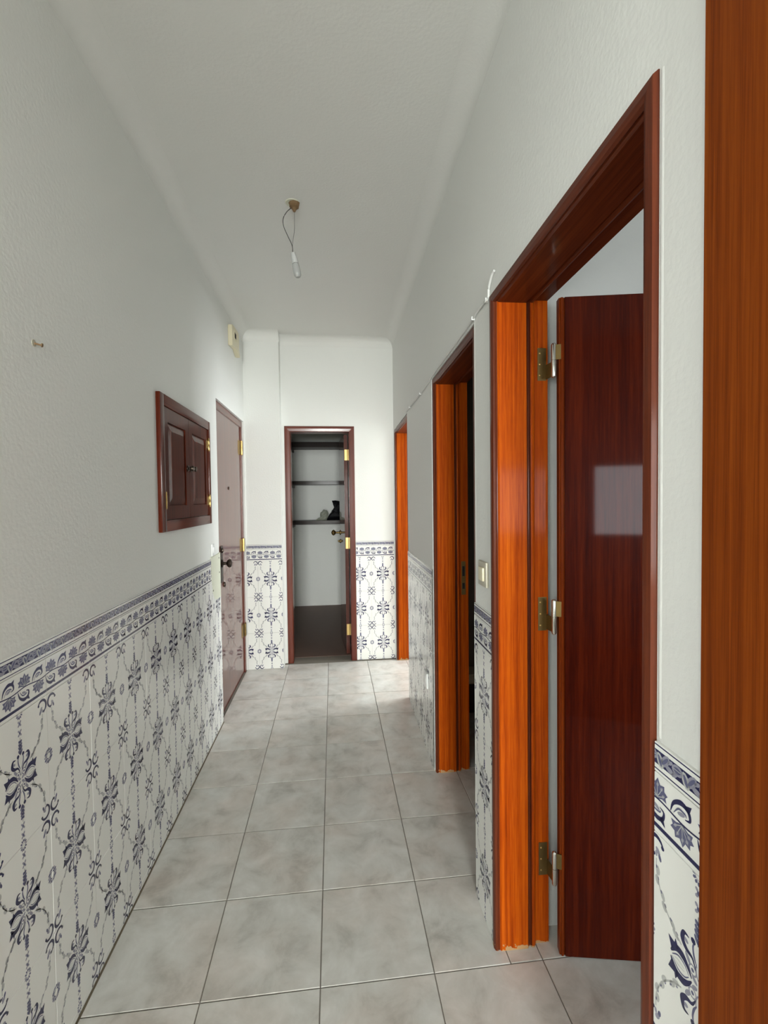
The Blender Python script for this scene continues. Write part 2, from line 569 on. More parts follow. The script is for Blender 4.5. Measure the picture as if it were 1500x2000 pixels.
def cove(name, W, u0, u1, r, label):
    L = W.thing(name, 0, 0, CEIL - r)
    bm = bmesh.new()
    q = 0.0006
    prof = [(0.004, CEIL + 0.004), (0.004, CEIL - r - q), (-q, CEIL - r - q), (-q, CEIL - r)]
    for k in range(13):
        a = k / 12 * math.pi / 2
        prof.append((-q - r + r * math.cos(a), CEIL - q - r + r * math.sin(a)))
    prof += [(-r - 2 * q, CEIL - q), (-r - 2 * q, CEIL + 0.004)]
    r0 = [bm.verts.new(L.p(u0, w, z)) for w, z in prof]
    r1 = [bm.verts.new(L.p(u1, w, z)) for w, z in prof]
    for k in range(len(prof)):
        j = (k + 1) % len(prof)
        bm.faces.new((r0[k], r0[j], r1[j], r1[k]))
    obj('cove_moulding', bm, 'ceiling', L.root, smooth=True)
    tag(L.root, label, 'cove', kind='structure')


cove('trim_4', WL, -5.0, 3.895, 0.075, 'shallow plaster cove between left wall and ceiling')
cove('trim_5', WR, -5.0, 4.0, 0.075, 'shallow plaster cove between right wall and ceiling')
cove('trim_6', WF, -0.422, 0.53, 0.075, 'shallow plaster cove above the pantry door')
cove('trim_7', WG, -0.71, -0.418, 0.075, 'short plaster cove above the proud wall strip')

# windows behind the camera and in the rooms
def window(name, cx, cy, z0, z1, width, along, label):
    e = empty(name, (cx, cy, z0))
    h = z1 - z0
    def bar(nm, a0, a1, b0, b1):
        bm = bmesh.new()
        d = 0.03
        if along == 'x':
            add_hexa(bm, [(a0, -d, b0), (a1, -d, b0), (a1, d, b0), (a0, d, b0), (a0, -d, b1), (a1, -d, b1), (a1, d, b1), (a0, d, b1)])
        else:
            add_hexa(bm, [(-d, a0, b0), (-d, a1, b0), (d, a1, b0), (d, a0, b0), (-d, a0, b1), (-d, a1, b1), (d, a1, b1), (d, a0, b1)])
        obj(nm, bm, 'win', e)
    w = width / 2
    bar('window_frame', -w, -w + 0.05, 0, h)
    bar('window_frame', w - 0.05, w, 0, h)
    bar('window_frame', -w + 0.05, w - 0.05, 0, 0.05)
    bar('window_frame', -w + 0.05, w - 0.05, h - 0.05, h)
    bar('mullion', -0.025, 0.025, 0.05, h - 0.05)
    tag(e, label, 'window', kind='structure')


window('window_1', -0.10, -5.03, 0.80, 2.10, 1.0, 'x', 'white framed window at the hall end behind the viewer')
window('window_2', 1.85, -1.88, 1.00, 1.72, 1.3, 'x', 'white framed window of the room beyond the near door')
window('window_4', -0.80, -0.90, 0.925, 1.875, 1.0, 'y', 'white framed window in the left wall behind the viewer')
window('window_3', 2.53, 3.90, 0.80, 2.10, 1.1, 'y', 'white framed window of the far right room')


# ------------------------------------------------------------------ structure: door frames
PROF = [(0.0, 0.150), (0.0, -0.002), (0.004, -0.008), (0.018, -0.009), (0.026, -0.006), (0.029, 0.000), (0.0255, 0.005), (0.0255, 0.008),
        (0.030, 0.012), (0.030, 0.096), (0.026, 0.098), (0.0225, 0.103), (0.0225, 0.106), (0.0275, 0.109), (0.0290, 0.113), (0.0275, 0.118), (0.020, 0.124), (0.016, 0.126), (0.016, 0.168), (0.0, 0.168)]
DARK_FACES = set(range(7)) | {9, 10, 11, 12}  # bead faces in casing wood, plus groove faces darkened as painted shade


def sweep(L, ring0, ring1, split=None):
    bm = bmesh.new()
    a = [bm.verts.new(p) for p in ring0]
    b = [bm.verts.new(p) for p in ring1]
    n = len(a)
    for k in range(n):
        j = (k + 1) % n
        f = bm.faces.new((a[k], a[j], b[j], b[k]))
        if split and k in split:
            f.material_index = 1
    bm.faces.new(a)
    bm.faces.new(b[::-1])
    return bm


def door_frame(name, W, u0, u1, zt, off, label, mv, mh, prof=PROF, split=None):
    L = W.thing(name, (u0 + u1) / 2, 0, 0)
    P = [(a, w + off) for a, w in prof]
    for nm, ua, s in (('jamb', u0, 1), ('jamb', u1, -1)):
        obj(nm, sweep(L, [L.p(ua + s * a, w, 0.0) for a, w in P], [L.p(ua + s * a, w, zt - a) for a, w in P], split), mv, L.root)
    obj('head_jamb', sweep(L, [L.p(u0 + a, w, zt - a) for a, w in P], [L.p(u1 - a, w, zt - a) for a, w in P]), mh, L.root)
    tag(L.root, label, 'door', kind='structure')
    return L


def hinge(L, u, w, z0, z1, du, dw, mat, parent, r=0.006, plate=0.028, leafs=True):
    """knuckle at (u,w) with a plate running along (du,dw)"""
    root_bm = bmesh.new()
    h = z1 - z0
    lathe(root_bm, L.p(u, w, z0), (0, 0, 1), [(-0.006, 0.002), (-0.003, r * 0.9), (0, r), (h * 0.49, r), (h * 0.495, r * 0.8), (h * 0.505, r * 0.8), (h * 0.51, r), (h, r), (h + 0.003, r * 0.9), (h + 0.006, 0.002)], 12)
    k = obj('hinge', root_bm, mat, parent, smooth=True)
    return k


def screws(L, pts, nrm, mat, parent, r=0.0035):
    for p in pts:
        bm = bmesh.new()
        lathe(bm, L.p(*p), nrm, [(0, r), (0.0012, r), (0.0018, r * 0.6)], 8)
        obj('screw', bm, mat, parent, smooth=True)


# ---- nearest open doorway (A) with the dark veneered leaf standing open
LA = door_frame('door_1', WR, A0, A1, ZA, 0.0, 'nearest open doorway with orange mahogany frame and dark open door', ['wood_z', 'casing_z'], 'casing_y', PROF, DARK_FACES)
# leaf: plane measured from the photograph
leaf_bm = bmesh.new()
hx, hy = 0.666, 1.303
ang = math.radians(-11.0)
dirv = Vector((math.cos(ang), math.sin(ang), 0))
nv = Vector((-dirv.y, dirv.x, 0))       # towards +y: back of the leaf
Rinv = WR.R.inverted()


def la(x, y, z):     # world -> local of LA.root
    return Rinv @ (Vector((x, y, z)) - LA.root.location)


def leaf_box(bm, s0, s1, t0, t1, z0, z1, bev=0.0):
    o = Vector((hx, hy, 0))
    c = []
    for z in (z0, z1):
        for s, t in ((s0, t0), (s1, t0), (s1, t1), (s0, t1)):
            p = o + dirv * s + nv * t
            c.append(la(p.x, p.y, z))
    add_hexa(bm, c)


bm = bmesh.new()
leaf_box(bm, 0.016, 0.668, 0.0, 0.034, 0.003, 1.978)
leafA = obj('leaf', bm, 'leaf', LA.root)
bm = bmesh.new()
leaf_box(bm, 0.0, 0.0158, 0.0002, 0.0338, 0.003, 1.978)
bmesh.ops.recalc_face_normals(bm, faces=bm.faces)
bmesh.ops.bevel(bm, geom=[e for e in bm.edges if abs((e.verts[0].co - e.verts[1].co).z) > 1], offset=0.005, segments=3, affect='EDGES')
obj('lipping', bm, 'leaf_lip', leafA, smooth=True)
# hinges of the open leaf
for z0, z1 in ((1.752, 1.842), (0.990, 1.085), (0.222, 0.317)):
    hb = bmesh.new()
    kp = Vector((0.652, 1.311, 0))
    h = z1 - z0
    lathe(hb, la(kp.x, kp.y, z0), (0, 0, 1), [(-0.006, 0.002), (-0.003, 0.006), (0, 0.007), (h * 0.49, 0.007), (h * 0.495, 0.0055), (h * 0.505, 0.0055), (h * 0.51, 0.007), (h, 0.007), (h + 0.003, 0.006), (h + 0.006, 0.002)], 12)
    hg = obj('hinge', hb, 'steel', LA.root, smooth=True)
    # plate on the jamb rebate
    bm = bmesh.new()
    LA.box(bm, A1 - 0.0175, A1 - 0.0155, 0.136, 0.163, z0 - 0.004, z1 + 0.004)
    obj('hinge_plate', bm, 'old_brass', hg)
    bm = bmesh.new()
    a = la(kp.x, kp.y, 0)
    b = LA.p(A1 - 0.017, 0.163, 0)
    for q0, q1 in (((z0 - 0.0), z0 + h * 0.48),):
        d = (b - a)
        d.z = 0
        n2 = Vector((-d.y, d.x, 0)).normalized() * 0.0012
        pts = []
        for z in (q0, q1):
            for p, sg in ((a, -1), (b, -1), (b, 1), (a, 1)):
                pts.append(Vector((p.x + sg * n2.x, p.y + sg * n2.y, z)))
        add_hexa(bm, pts)
    obj('hinge_strap', bm, 'old_brass', hg)
    bm = bmesh.new()
    o3 = Vector((hx, hy, 0))
    pts = []
    for z in (z0 + h * 0.52, z1):
        for p, sg in ((kp, -1), (o3 + dirv * 0.004 - nv * 0.001, -1), (o3 + dirv * 0.004 - nv * 0.001, 1), (kp, 1)):
            q = p + nv * 0.0012 * sg
            pts.append(la(q.x, q.y, z))
    add_hexa(bm, pts)
    obj('hinge_strap', bm, 'old_brass', hg)
    for zz in (z0 + 0.012, (z0 + z1) / 2, z1 - 0.012):
        bm = bmesh.new()
        lathe(bm, LA.p(A1 - 0.0175, 0.143, zz), (0, -1, 0), [(0, 0.0026), (0.001, 0.0026), (0.0018, 0.0012)], 8)
        obj('screw', bm, 'brass', hg, smooth=True)

# ---- middle doorway (B), dark room
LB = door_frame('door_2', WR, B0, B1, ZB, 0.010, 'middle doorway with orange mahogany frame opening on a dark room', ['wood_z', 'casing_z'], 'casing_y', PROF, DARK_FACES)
bm = bmesh.new()
LB.box(bm, B1 - 0.0175, B1 - 0.0155, 0.142, 0.164, 0.905, 1.075)
sp = obj('strike_plate', bm, 'old_brass', LB.root)
for za, zb_ in ((0.935, 0.965), (1.00, 1.05)):
    bm = bmesh.new()
    LB.box(bm, B1 - 0.0182, B1 - 0.0170, 0.147, 0.159, za, zb_)
    obj('latch_hole', bm, 'hole', sp)

# ---- farthest right doorway (C), bright room
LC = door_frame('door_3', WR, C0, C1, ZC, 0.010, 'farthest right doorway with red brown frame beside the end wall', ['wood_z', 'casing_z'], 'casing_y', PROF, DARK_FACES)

# ---- doorway at the right picture edge (D)
PROF_D = [(0.0, 0.05), (0.0, -0.010), (0.004, -0.014), (0.110, -0.014), (0.116, -0.010), (0.116, 0.012), (0.110, 0.016), (0.110, 0.05)]
LD = door_frame('door_4', WR, D0, D1, ZD, 0.0, 'brown wooden door with wide casing at the right picture edge', 'near', 'near', PROF_D)
LD.part('leaf', [(D0 + 0.112, D1 - 0.112, 0.018, 0.055, 0.006, ZD - 0.112)], 'near')

# ---- left entrance door
E0, E1, ZE = 2.985, 3.885, 2.033
PROF_E = [(0.0, 0.11), (0.0, 0.014), (0.046, 0.014), (0.050, 0.018), (0.050, 0.030), (0.044, 0.034), (0.044, 0.11)]
LE = door_frame('door_5', WL, E0, E1, ZE, 0.0, 'flat brown entrance door in the left wall', 'redwood_z', 'redwood_y', PROF_E)
leafE = LE.part('leaf', [(E0 + 0.046, E1 - 0.046, 0.022, 0.064, 0.004, ZE - 0.047)], 'front_door')
for z0, z1 in ((1.765, 1.875), (0.99, 1.09), (0.30, 0.40)):
    u = E1 - 0.046
    bm = bmesh.new()
    lathe(bm, LE.p(u, 0.012, z0), (0, 0, 1), [(-0.005, 0.003), (0, 0.009), ((z1 - z0) * 0.48, 0.009), ((z1 - z0) * 0.5, 0.007), ((z1 - z0) * 0.52, 0.009), (z1 - z0, 0.009), (z1 - z0 + 0.005, 0.003)], 12)
    hg = obj('hinge', bm, 'brass' if z0 > 0.9 else 'old_brass', LE.root, smooth=True)
    bm = bmesh.new()
    LE.box(bm, u - 0.075, u - 0.004, 0.0185, 0.0222, z0, z1)
    obj('hinge_plate', bm, 'old_brass', hg)
    bm = bmesh.new()
    LE.box(bm, u + 0.004, u + 0.040, 0.0105, 0.0142, z0, z1)
    obj('hinge_plate', bm, 'old_brass', hg)
bm = bmesh.new()
lathe(bm, LE.p(3.39, 0.022, 1.485), LE.wall.pt(0, -1, 0), [(0, 0.011), (0.004, 0.011), (0.006, 0.007), (0.0062, 0.001)], 12)
obj('peephole', bm, 'bronze', leafE, smooth=True)
bm = bmesh.new()      # lock plate with knob and cylinder
LE.box(bm, 3.100, 3.160, 0.017, 0.022, 0.86, 1.10)
bmesh.ops.bevel(bm, geom=bm.edges[:], offset=0.0015, segments=1, affect='EDGES')
lk = obj('lock_plate', bm, 'bronze', leafE)
bm = bmesh.new()
lathe(bm, LE.p(3.135, 0.018, 0.985), LE.wall.pt(0, -1, 0), [(0, 0.026), (0.006, 0.025), (0.009, 0.010), (0.028, 0.009), (0.036, 0.022), (0.048, 0.029), (0.058, 0.025), (0.064, 0.008)], 16)
obj('door_knob', bm, 'bronze', lk, smooth=True)
bm = bmesh.new()
lathe(bm, LE.p(3.13, 0.018, 1.070), LE.wall.pt(0, -1, 0), [(0, 0.016), (0.008, 0.015), (0.012, 0.009), (0.013, 0.001)], 14)
obj('lock_cylinder', bm, 'bronze', lk, smooth=True)
bm = bmesh.new()
lathe(bm, LE.p(3.20, 0.022, 0.835), LE.wall.pt(0, -1, 0), [(0, 0.018), (0.006, 0.017), (0.010, 0.010), (0.011, 0.001)], 14)
obj('lower_lock', bm, 'bronze', leafE, smooth=True)

# ---- pantry door in the end wall, leaf swung inwards
F0, F1, ZF = -0.398, 0.192, 2.022
PROF_F = [(0.0, 0.150), (0.0, -0.004), (0.004, -0.010), (0.022, -0.011), (0.044, -0.008), (0.048, -0.002), (0.048, 0.118), (0.036, 0.124), (0.036, 0.150)]
LF = door_frame('door_6', WF, F0, F1, ZF, 0.0, 'narrow pantry doorway with red brown frame and door swung inwards', 'redwood_z', 'redwood_x', PROF_F)
bm = bmesh.new()
a0 = Vector((0.138, 0.158, 0))
dv = Vector((-0.075, 1.0, 0)).normalized()
nn = Vector((-dv.y, dv.x, 0))


def pf(s, t, z):
    q = a0 + dv * s + nn * t
    return LF.p(q.x, q.y, z)


def pf_box(bm, s0, s1, t0, t1, z0, z1):
    add_hexa(bm, [pf(s0, t0, z0), pf(s1, t0, z0), pf(s1, t1, z0), pf(s0, t1, z0), pf(s0, t0, z1), pf(s1, t0, z1), pf(s1, t1, z1), pf(s0, t1, z1)])


pf_box(bm, 0, 0.50, 0, 0.032, 0.006, 1.972)
bmesh.ops.recalc_face_normals(bm, faces=bm.faces)
bmesh.ops.bevel(bm, geom=bm.edges[:], offset=0.003, segments=2, affect='EDGES')
leafF = obj('leaf', bm, 'front_door', LF.root, smooth=True)
for z0, z1 in ((1.745, 1.840), (0.955, 1.055), (0.175, 0.275)):
    bm = bmesh.new()
    pf_box(bm, -0.0025, 0.0004, 0.004, 0.027, z0, z1)
    hg = obj('hinge_plate', bm, 'brass', leafF)
    bm = bmesh.new()
    lathe(bm, pf(-0.005, -0.003, z0), (0, 0, 1), [(-0.004, 0.002), (0, 0.006), (z1 - z0, 0.006), (z1 - z0 + 0.004, 0.002)], 10)
    obj('hinge_knuckle', bm, 'brass', hg, smooth=True)
    bm = bmesh.new()
    pf_box(bm, -0.006, -0.003, -0.024, -0.005, z0 + 0.045, z1)
    obj('hinge_plate', bm, 'brass', hg)
bm = bmesh.new()
kd = pf(0, 1, 0) - pf(0, 0, 0)
lathe(bm, pf(0.45, 0.032, 1.070), kd, [(0, 0.024), (0.005, 0.024), (0.010, 0.011), (0.045, 0.009), (0.050, 0.016), (0.066, 0.029), (0.080, 0.024), (0.088, 0.010), (0.090, 0.001)], 16)
obj('door_knob', bm, 'old_brass', leafF, smooth=True)
bm = bmesh.new()
lathe(bm, pf(0.45, 0.032, 0.985), kd, [(0, 0.020), (0.005, 0.020), (0.010, 0.012), (0.024, 0.010), (0.026, 0.001)], 16)
obj('keyhole_rosette', bm, 'old_brass', leafF, smooth=True)


# ------------------------------------------------------------------ dado tiles
TW, THT = 0.20, 0.30          # field tile
BH, LH = 0.090, 0.045         # border and listel heights
T_D = 0.006                   # tile thickness
MATS = ['glaze', 'navy', 'slate', 'lilac', 'pale']


class Print:
    """flat printed shapes on a tile face (x right, z up, face looks to -y)"""
    def __init__(s, w, h):
        s.bm = bmesh.new()
        s.w, s.h = w, h
        s.n = 0
        g, e = 0.0006, 0.0008
        a = [(g, g), (w - g, g), (w - g, h - g), (g, h - g)]
        b = [(g + e, g + e), (w - g - e, g + e), (w - g - e, h - g - e), (g + e, h - g - e)]
        v0 = [s.bm.verts.new((x, 0, z)) for x, z in a]
        v1 = [s.bm.verts.new((x, -T_D + e, z)) for x, z in a]
        v2 = [s.bm.verts.new((x, -T_D, z)) for x, z in b]
        for k in range(4):
            j = (k + 1) % 4
            s.bm.faces.new((v0[k], v0[j], v1[j], v1[k]))
            s.bm.faces.new((v1[k], v1[j], v2[j], v2[k]))
        s.bm.faces.new(v2)
        bmesh.ops.recalc_face_normals(s.bm, faces=s.bm.faces)

    def poly(s, pts, m, layer=1):
        y = -T_D - 0.00012 * layer
        A = sum(p[0] * q[1] - q[0] * p[1] for p, q in zip(pts, pts[1:] + pts[:1]))
        if A < 0:
            pts = pts[::-1]
        f = s.bm.faces.new([s.bm.verts.new((x, y, z)) for x, z in pts])
        f.material_index = m
        f.normal_update()
        if f.normal.y > 0:
            f.normal_flip()

    def ell(s, cx, cz, rx, rz, m, layer=1, rot=0.0, n=10):
        c, d = math.cos(rot), math.sin(rot)
        s.poly([(cx + rx * math.cos(t) * c - rz * math.sin(t) * d, cz + rx * math.cos(t) * d + rz * math.sin(t) * c)
                for t in [k / n * 2 * math.pi for k in range(n)]], m, layer)

    def stroke(s, pts, wid, m, layer=1, sub=5):
        P = spline([(x, 0, z) for x, z in pts], sub) if sub else [Vector((x, 0, z)) for x, z in pts]
        n = len(P)
        L, R = [], []
        for i, p in enumerate(P):
            t = P[min(n - 1, i + 1)] - P[max(0, i - 1)]
            t.normalize()
            q = i / (n - 1) * (len(wid) - 1)
            k = min(int(q), len(wid) - 2)
            hw = (wid[k] + (wid[k + 1] - wid[k]) * (q - k)) / 2
            L.append((p.x - t.z * hw, p.z + t.x * hw))
            R.append((p.x + t.z * hw, p.z - t.x * hw))
        for i in range(n - 1):
            s.poly([L[i], L[i + 1], R[i + 1], R[i]], m, layer)

    def arc(s, cx, cz, r, a0, a1, wid, m, layer=1, n=12, rz=None):
        rz = rz or r
        s.stroke([(cx + r * math.cos(math.radians(a0 + (a1 - a0) * k / n)), cz + rz * math.sin(math.radians(a0 + (a1 - a0) * k / n))) for k in range(n + 1)], wid, m, layer, 0)

    def done(s, name):
        me = bpy.data.meshes.new(name)
        # keep within the tile
        for axis, lim, inner in (((1, 0, 0), s.w - 0.0005, False), ((1, 0, 0), 0.0005, True), ((0, 0, 1), s.h - 0.0005, False), ((0, 0, 1), 0.0005, True)):
            bmesh.ops.bisect_plane(s.bm, geom=s.bm.verts[:] + s.bm.edges[:] + s.bm.faces[:], plane_co=(axis[0] * lim, 0, axis[2] * lim),
                                   plane_no=axis, clear_outer=not inner, clear_inner=inner)
        s.bm.to_mesh(me)
        for m in MATS:
            me.materials.append(M[m])
        s.bm.free()
        return me


def field_tile():
    P = Print(TW, THT)
    cx, cz = TW / 2, THT / 2
    NAVY, SL, LI, PA = 1, 2, 3, 4
    for sx in (1, -1):
        for sz in (1, -1):
            def q(x, z): return (cx + sx * x, cz + sz * z)
            def st(pts, wid, m, layer=1, sub=5): P.stroke([q(*p) for p in pts], wid, m, layer, sub)
            def el(x, z, rx, rz, m, layer=1, rot=0.0, n=9): P.ell(*q(x, z), rx, rz, m, layer, rot * sx * sz, n)
            # claw leaves left and right of the centre
            st([(0.011, 0.002), (0.018, 0.011), (0.028, 0.0175), (0.040, 0.0165), (0.050, 0.004)], [0.0015, 0.006, 0.0105, 0.0095, 0.002], NAVY, 2)
            P.poly([q(0.034, 0.017), q(0.041, 0.029), q(0.043, 0.0215), q(0.055, 0.023), q(0.049, 0.008)], NAVY, 2)
            st([(0.016, 0.001), (0.024, 0.0085), (0.036, 0.0095), (0.047, 0.0015)], [0.001, 0.0020, 0.0022, 0.001], SL, 3)
            st([(0.024, 0.002), (0.036, 0.0035), (0.043, 0.001)], [0.0006, 0.0012, 0.0004], PA, 3)
            # scrolls above and below
            st([(0.004, 0.020), (0.010, 0.031), (0.021, 0.034), (0.028, 0.042), (0.025, 0.053), (0.016, 0.053)], [0.001, 0.004, 0.0070, 0.0080, 0.0055, 0.001], NAVY, 2)
            st([(0.002, 0.026), (0.007, 0.036), (0.009, 0.047), (0.007, 0.054)], [0.001, 0.0035, 0.003, 0.002], SL, 2)
            el(0.0085, 0.056, 0.0042, 0.0042, NAVY, 3)
            # central filigree
            P.arc(*q(0.0095, 0.0155), 0.0065, 0, 360, [0.0022, 0.0022], LI, 1, 10)
            el(0.0095, 0.0155, 0.0026, 0.0026, SL, 2)
            el(0.006, 0.005, 0.0055, 0.003, LI, 1, 0.6)
            el(0.018, 0.024, 0.0075, 0.0032, LI, 1, 0.9)
            el(0.0215, 0.045, 0.0045, 0.0030, LI, 1, 0.4)
            st([(0.0, 0.010), (0.004, 0.020), (0.003, 0.030)], [0.001, 0.003, 0.001], LI, 1)
            # garland from the motif to the corner
            st([(0.030, 0.030), (0.047, 0.040), (0.066, 0.060), (0.079, 0.088), (0.081, 0.112)], [0.0022] * 3, PA, 1, 6)
            for k, (x, z, ro) in enumerate(((0.038, 0.034, 0.5), (0.050, 0.043, 0.75), (0.061, 0.053, 0.9), (0.070, 0.066, 1.1), (0.076, 0.081, 1.25), (0.080, 0.096, 1.45))):
                el(x + 0.0028 * (-1) ** k, z, 0.0070, 0.0040, PA, 1, ro)
                el(x, z + 0.004, 0.0026, 0.0013, SL if k % 2 else LI, 2, ro, 8)
            # corner scroll (a C opening to the tile centre)
            P.arc(*q(0.0808, 0.1298), 0.0152, *( (45 - 118, 45 + 118) if sx * sz > 0 else (45 - 118, 45 + 118) ) if (sx, sz) == (1, 1) else
                  ((180 - 45 - 118, 180 - 45 + 118) if (sx, sz) == (-1, 1) else ((-45 - 118, -45 + 118) if (sx, sz) == (1, -1) else (225 - 118, 225 + 118))),
                  wid=[0.0025, 0.0060, 0.0062, 0.0060, 0.0025], m=NAVY, layer=2, n=14)
            for aa in (45 - 112, 45 + 112):
                el(0.0808 + 0.0145 * math.cos(math.radians(aa)), 0.1298 + 0.0145 * math.sin(math.radians(aa)), 0.0034, 0.0034, NAVY, 3, 0, 8)
            el(0.0775, 0.1245, 0.0062, 0.0036, LI, 1, 0.8)
            el(0.0735, 0.117, 0.0055, 0.0030, SL, 1, 1.2)
            el(0.0810, 0.119, 0.0045, 0.0026, LI, 1, 1.6)
    for sz in (1, -1):
        # chain of leaves on the axis
        for z, r in ((0.063, 0.0068), (0.0715, 0.0060), (0.079, 0.0050), (0.0865, 0.0040)):
            P.ell(cx + 0.0027, cz + sz * z, r, 0.0030, SL, 2, 0.95 * sz, 8)
            P.ell(cx - 0.0027, cz + sz * z, r, 0.0030, SL, 2, -0.95 * sz + math.pi, 8)
        P.stroke([(cx, cz + sz * 0.056), (cx, cz + sz * 0.096)], [0.0016, 0.0010], NAVY, 3, 2)
        for z, r in ((0.106, 0.0048), (0.127, 0.0042)):
            for k in range(4):
                a = k * math.pi / 2 + 0.78
                P.ell(cx + r * math.cos(a), cz + sz * z + 1.3 * r * math.sin(a), 0.0036, 0.0025, LI, 1, a, 7)
            P.ell(cx, cz + sz * z, 0.0030, 0.0030, SL, 2, 0, 7)
        # half flower ring on the joint
        for k in range(7):
            a = math.pi * k / 6
            P.ell(cx + 0.0085 * math.cos(a), cz + sz * (0.15 - 0.0105 * math.sin(a)), 0.0032, 0.0021, SL, 1, -sz * a, 7)
        P.arc(cx, cz + sz * 0.15, 0.0058, 0, 360, [0.0012, 0.0012], LI, 2, 12)
    for sx in (1, -1):
        for k in range(7):
            a = -math.pi / 2 + math.pi * k / 6
            P.ell(cx + sx * (0.1 - 0.0125 * math.cos(a)), cz + 0.0145 * math.sin(a), 0.0052, 0.0032, LI if k % 2 else SL, 1, 0.5, 8)
        P.arc(cx + sx * 0.1, cz, 0.0082, 0, 360, [0.0022, 0.0022], SL, 2, 12)
    return P.done('wall_tile')


def border_tile():
    P = Print(TW, BH)
    NAVY, SL, LI, PA = 1, 2, 3, 4
    zc = 0.0505
    P.poly([(0, 0.0085), (TW, 0.0085), (TW, 0.0150), (0, 0.0150)], NAVY, 1)
    per = 0.10
    P.stroke([(k * 0.0125, zc + 0.0022 * math.sin(k * math.pi / 4)) for k in range(-2, 19)], [0.0026, 0.0026], NAVY, 3, 3)
    for k in range(-1, 3):
        for up in (1, -1):
            x0 = k * per + (0.0 if up > 0 else 0.05)
            # broad lobed leaf on a short stalk
            xl = x0 + 0.020
            def q(x, z): return (xl + 1.15 * x, zc + up * 1.06 * z)
            P.poly([q(-0.003, 0.003), q(-0.010, 0.006), q(-0.0185, 0.0065), q(-0.0155, 0.0125), q(-0.0195, 0.0175), q(-0.0125, 0.0195), q(-0.0115, 0.0270),
                    q(-0.0040, 0.0235), q(0.0010, 0.0315), q(0.0055, 0.0235), q(0.0130, 0.0260), q(0.0130, 0.0190), q(0.0190, 0.0160), q(0.0150, 0.0115), q(0.0170, 0.0055), q(0.0090, 0.0060), q(0.003, 0.003)], SL, 2)
            for x, z in ((-0.011, 0.011), (-0.007, 0.019), (0.001, 0.022), (0.008, 0.019), (0.011, 0.011)):
                P.ell(*q(x, z), 0.0034, 0.0024, LI, 3, 0.8, 7)
            for x, z in ((-0.014, 0.013), (-0.009, 0.023), (0.001, 0.027), (0.010, 0.022), (0.014, 0.013)):
                P.stroke([q(0, 0.004), q(x * 0.6, 0.004 + (z - 0.004) * 0.55), q(x, z)], [0.0014, 0.0010, 0.0006], PA, 4, 2)
            # curled bud
            xb = x0 + 0.068
            def r(x, z): return (xb + 1.2 * x, zc + up * 1.2 * z)
            P.stroke([r(-0.017, 0.002), r(-0.012, 0.0145), r(0.000, 0.0215), r(0.011, 0.0185), r(0.0135, 0.0095), r(0.006, 0.0065)], [0.001, 0.0050, 0.0078, 0.0060, 0.0040, 0.001], NAVY, 2)
            P.stroke([r(-0.012, 0.003), r(-0.004, 0.0125), r(0.006, 0.0125), r(0.008, 0.0095)], [0.0006, 0.0030, 0.0030, 0.0010], SL, 2)
            P.ell(*r(0.0, 0.0085), 0.0075, 0.0030, LI, 1, up * 0.3)
            P.poly([r(0.004, 0.022), r(0.016, 0.0265), r(0.012, 0.0150)], NAVY, 2)
    return P.done('border_tile')


def listel_tile():
    P = Print(TW, LH)
    NAVY, SL, LI, PA = 1, 2, 3, 4
    P.poly([(0, 0.0405), (TW, 0.0405), (TW, 0.0425), (0, 0.0425)], NAVY, 1)
    P.poly([(0, 0.0050), (TW, 0.0050), (TW, 0.0070), (0, 0.0070)], NAVY, 1)
    P.poly([(0, 0.0135), (TW, 0.0135), (TW, 0.0345), (0, 0.0345)], NAVY, 1)
    per = 0.05
    for k in range(-1, 5):
        x = k * per
        P.ell(x + 0.010, 0.0262, 0.0108, 0.0076, LI, 2, 0, 12)
        P.ell(x + 0.010, 0.0262, 0.0070, 0.0044, SL, 3, 0, 10)
        P.stroke([(x + 0.003, 0.0265), (x + 0.017, 0.0265)], [0.001, 0.001], PA, 4, 2)
        P.ell(x + 0.0255, 0.0215, 0.0115, 0.0066, PA, 2, -1.15, 10)
        P.ell(x + 0.0255, 0.0215, 0.0085, 0.0028, SL, 3, -1.15, 10)
        P.ell(x + 0.0360, 0.0255, 0.0125, 0.0064, LI, 2, 0.85, 10)
        P.ell(x + 0.0360, 0.0255, 0.0095, 0.0026, SL, 3, 0.85, 10)
        P.ell(x + 0.0450, 0.0185, 0.0085, 0.0042, LI, 2, -0.2, 10)
        P.ell(x + 0.0460, 0.0290, 0.0060, 0.0030, LI, 2, 0.5, 8)
        P.ell(x + 0.0040, 0.0172, 0.0068, 0.0036, LI, 2, 0.5, 8)
    return P.done('listel_tile')


BASE = {'wall_tile': (field_tile(), TW, THT), 'border_tile': (border_tile(), TW, BH), 'listel_tile': (listel_tile(), TW, LH)}
_tc = {}


def cut_mesh(kind, x0, x1, z0, z1):
    me, w, h = BASE[kind]
    key = (kind, round(x0, 4), round(x1, 4), round(z0, 4), round(z1, 4))
    if key in _tc:
        return _tc[key]
    if x0 < 1e-4 and z0 < 1e-4 and x1 > w - 1e-4 and z1 > h - 1e-4:
        _tc[key] = me
        return me
    bm = bmesh.new()
    bm.from_mesh(me)
    for co, no in (((x1, 0, 0), (1, 0, 0)), ((x0, 0, 0), (-1, 0, 0)), ((0, 0, z1), (0, 0, 1)), ((0, 0, z0), (0, 0, -1))):
        bmesh.ops.bisect_plane(bm, geom=bm.verts[:] + bm.edges[:] + bm.faces[:], plane_co=co, plane_no=no, clear_outer=True)
    m2 = bpy.data.meshes.new(kind)
    bm.to_mesh(m2)
    bm.free()
    for m in MATS:
        m2.materials.append(M[m])
    _tc[key] = m2
    return m2


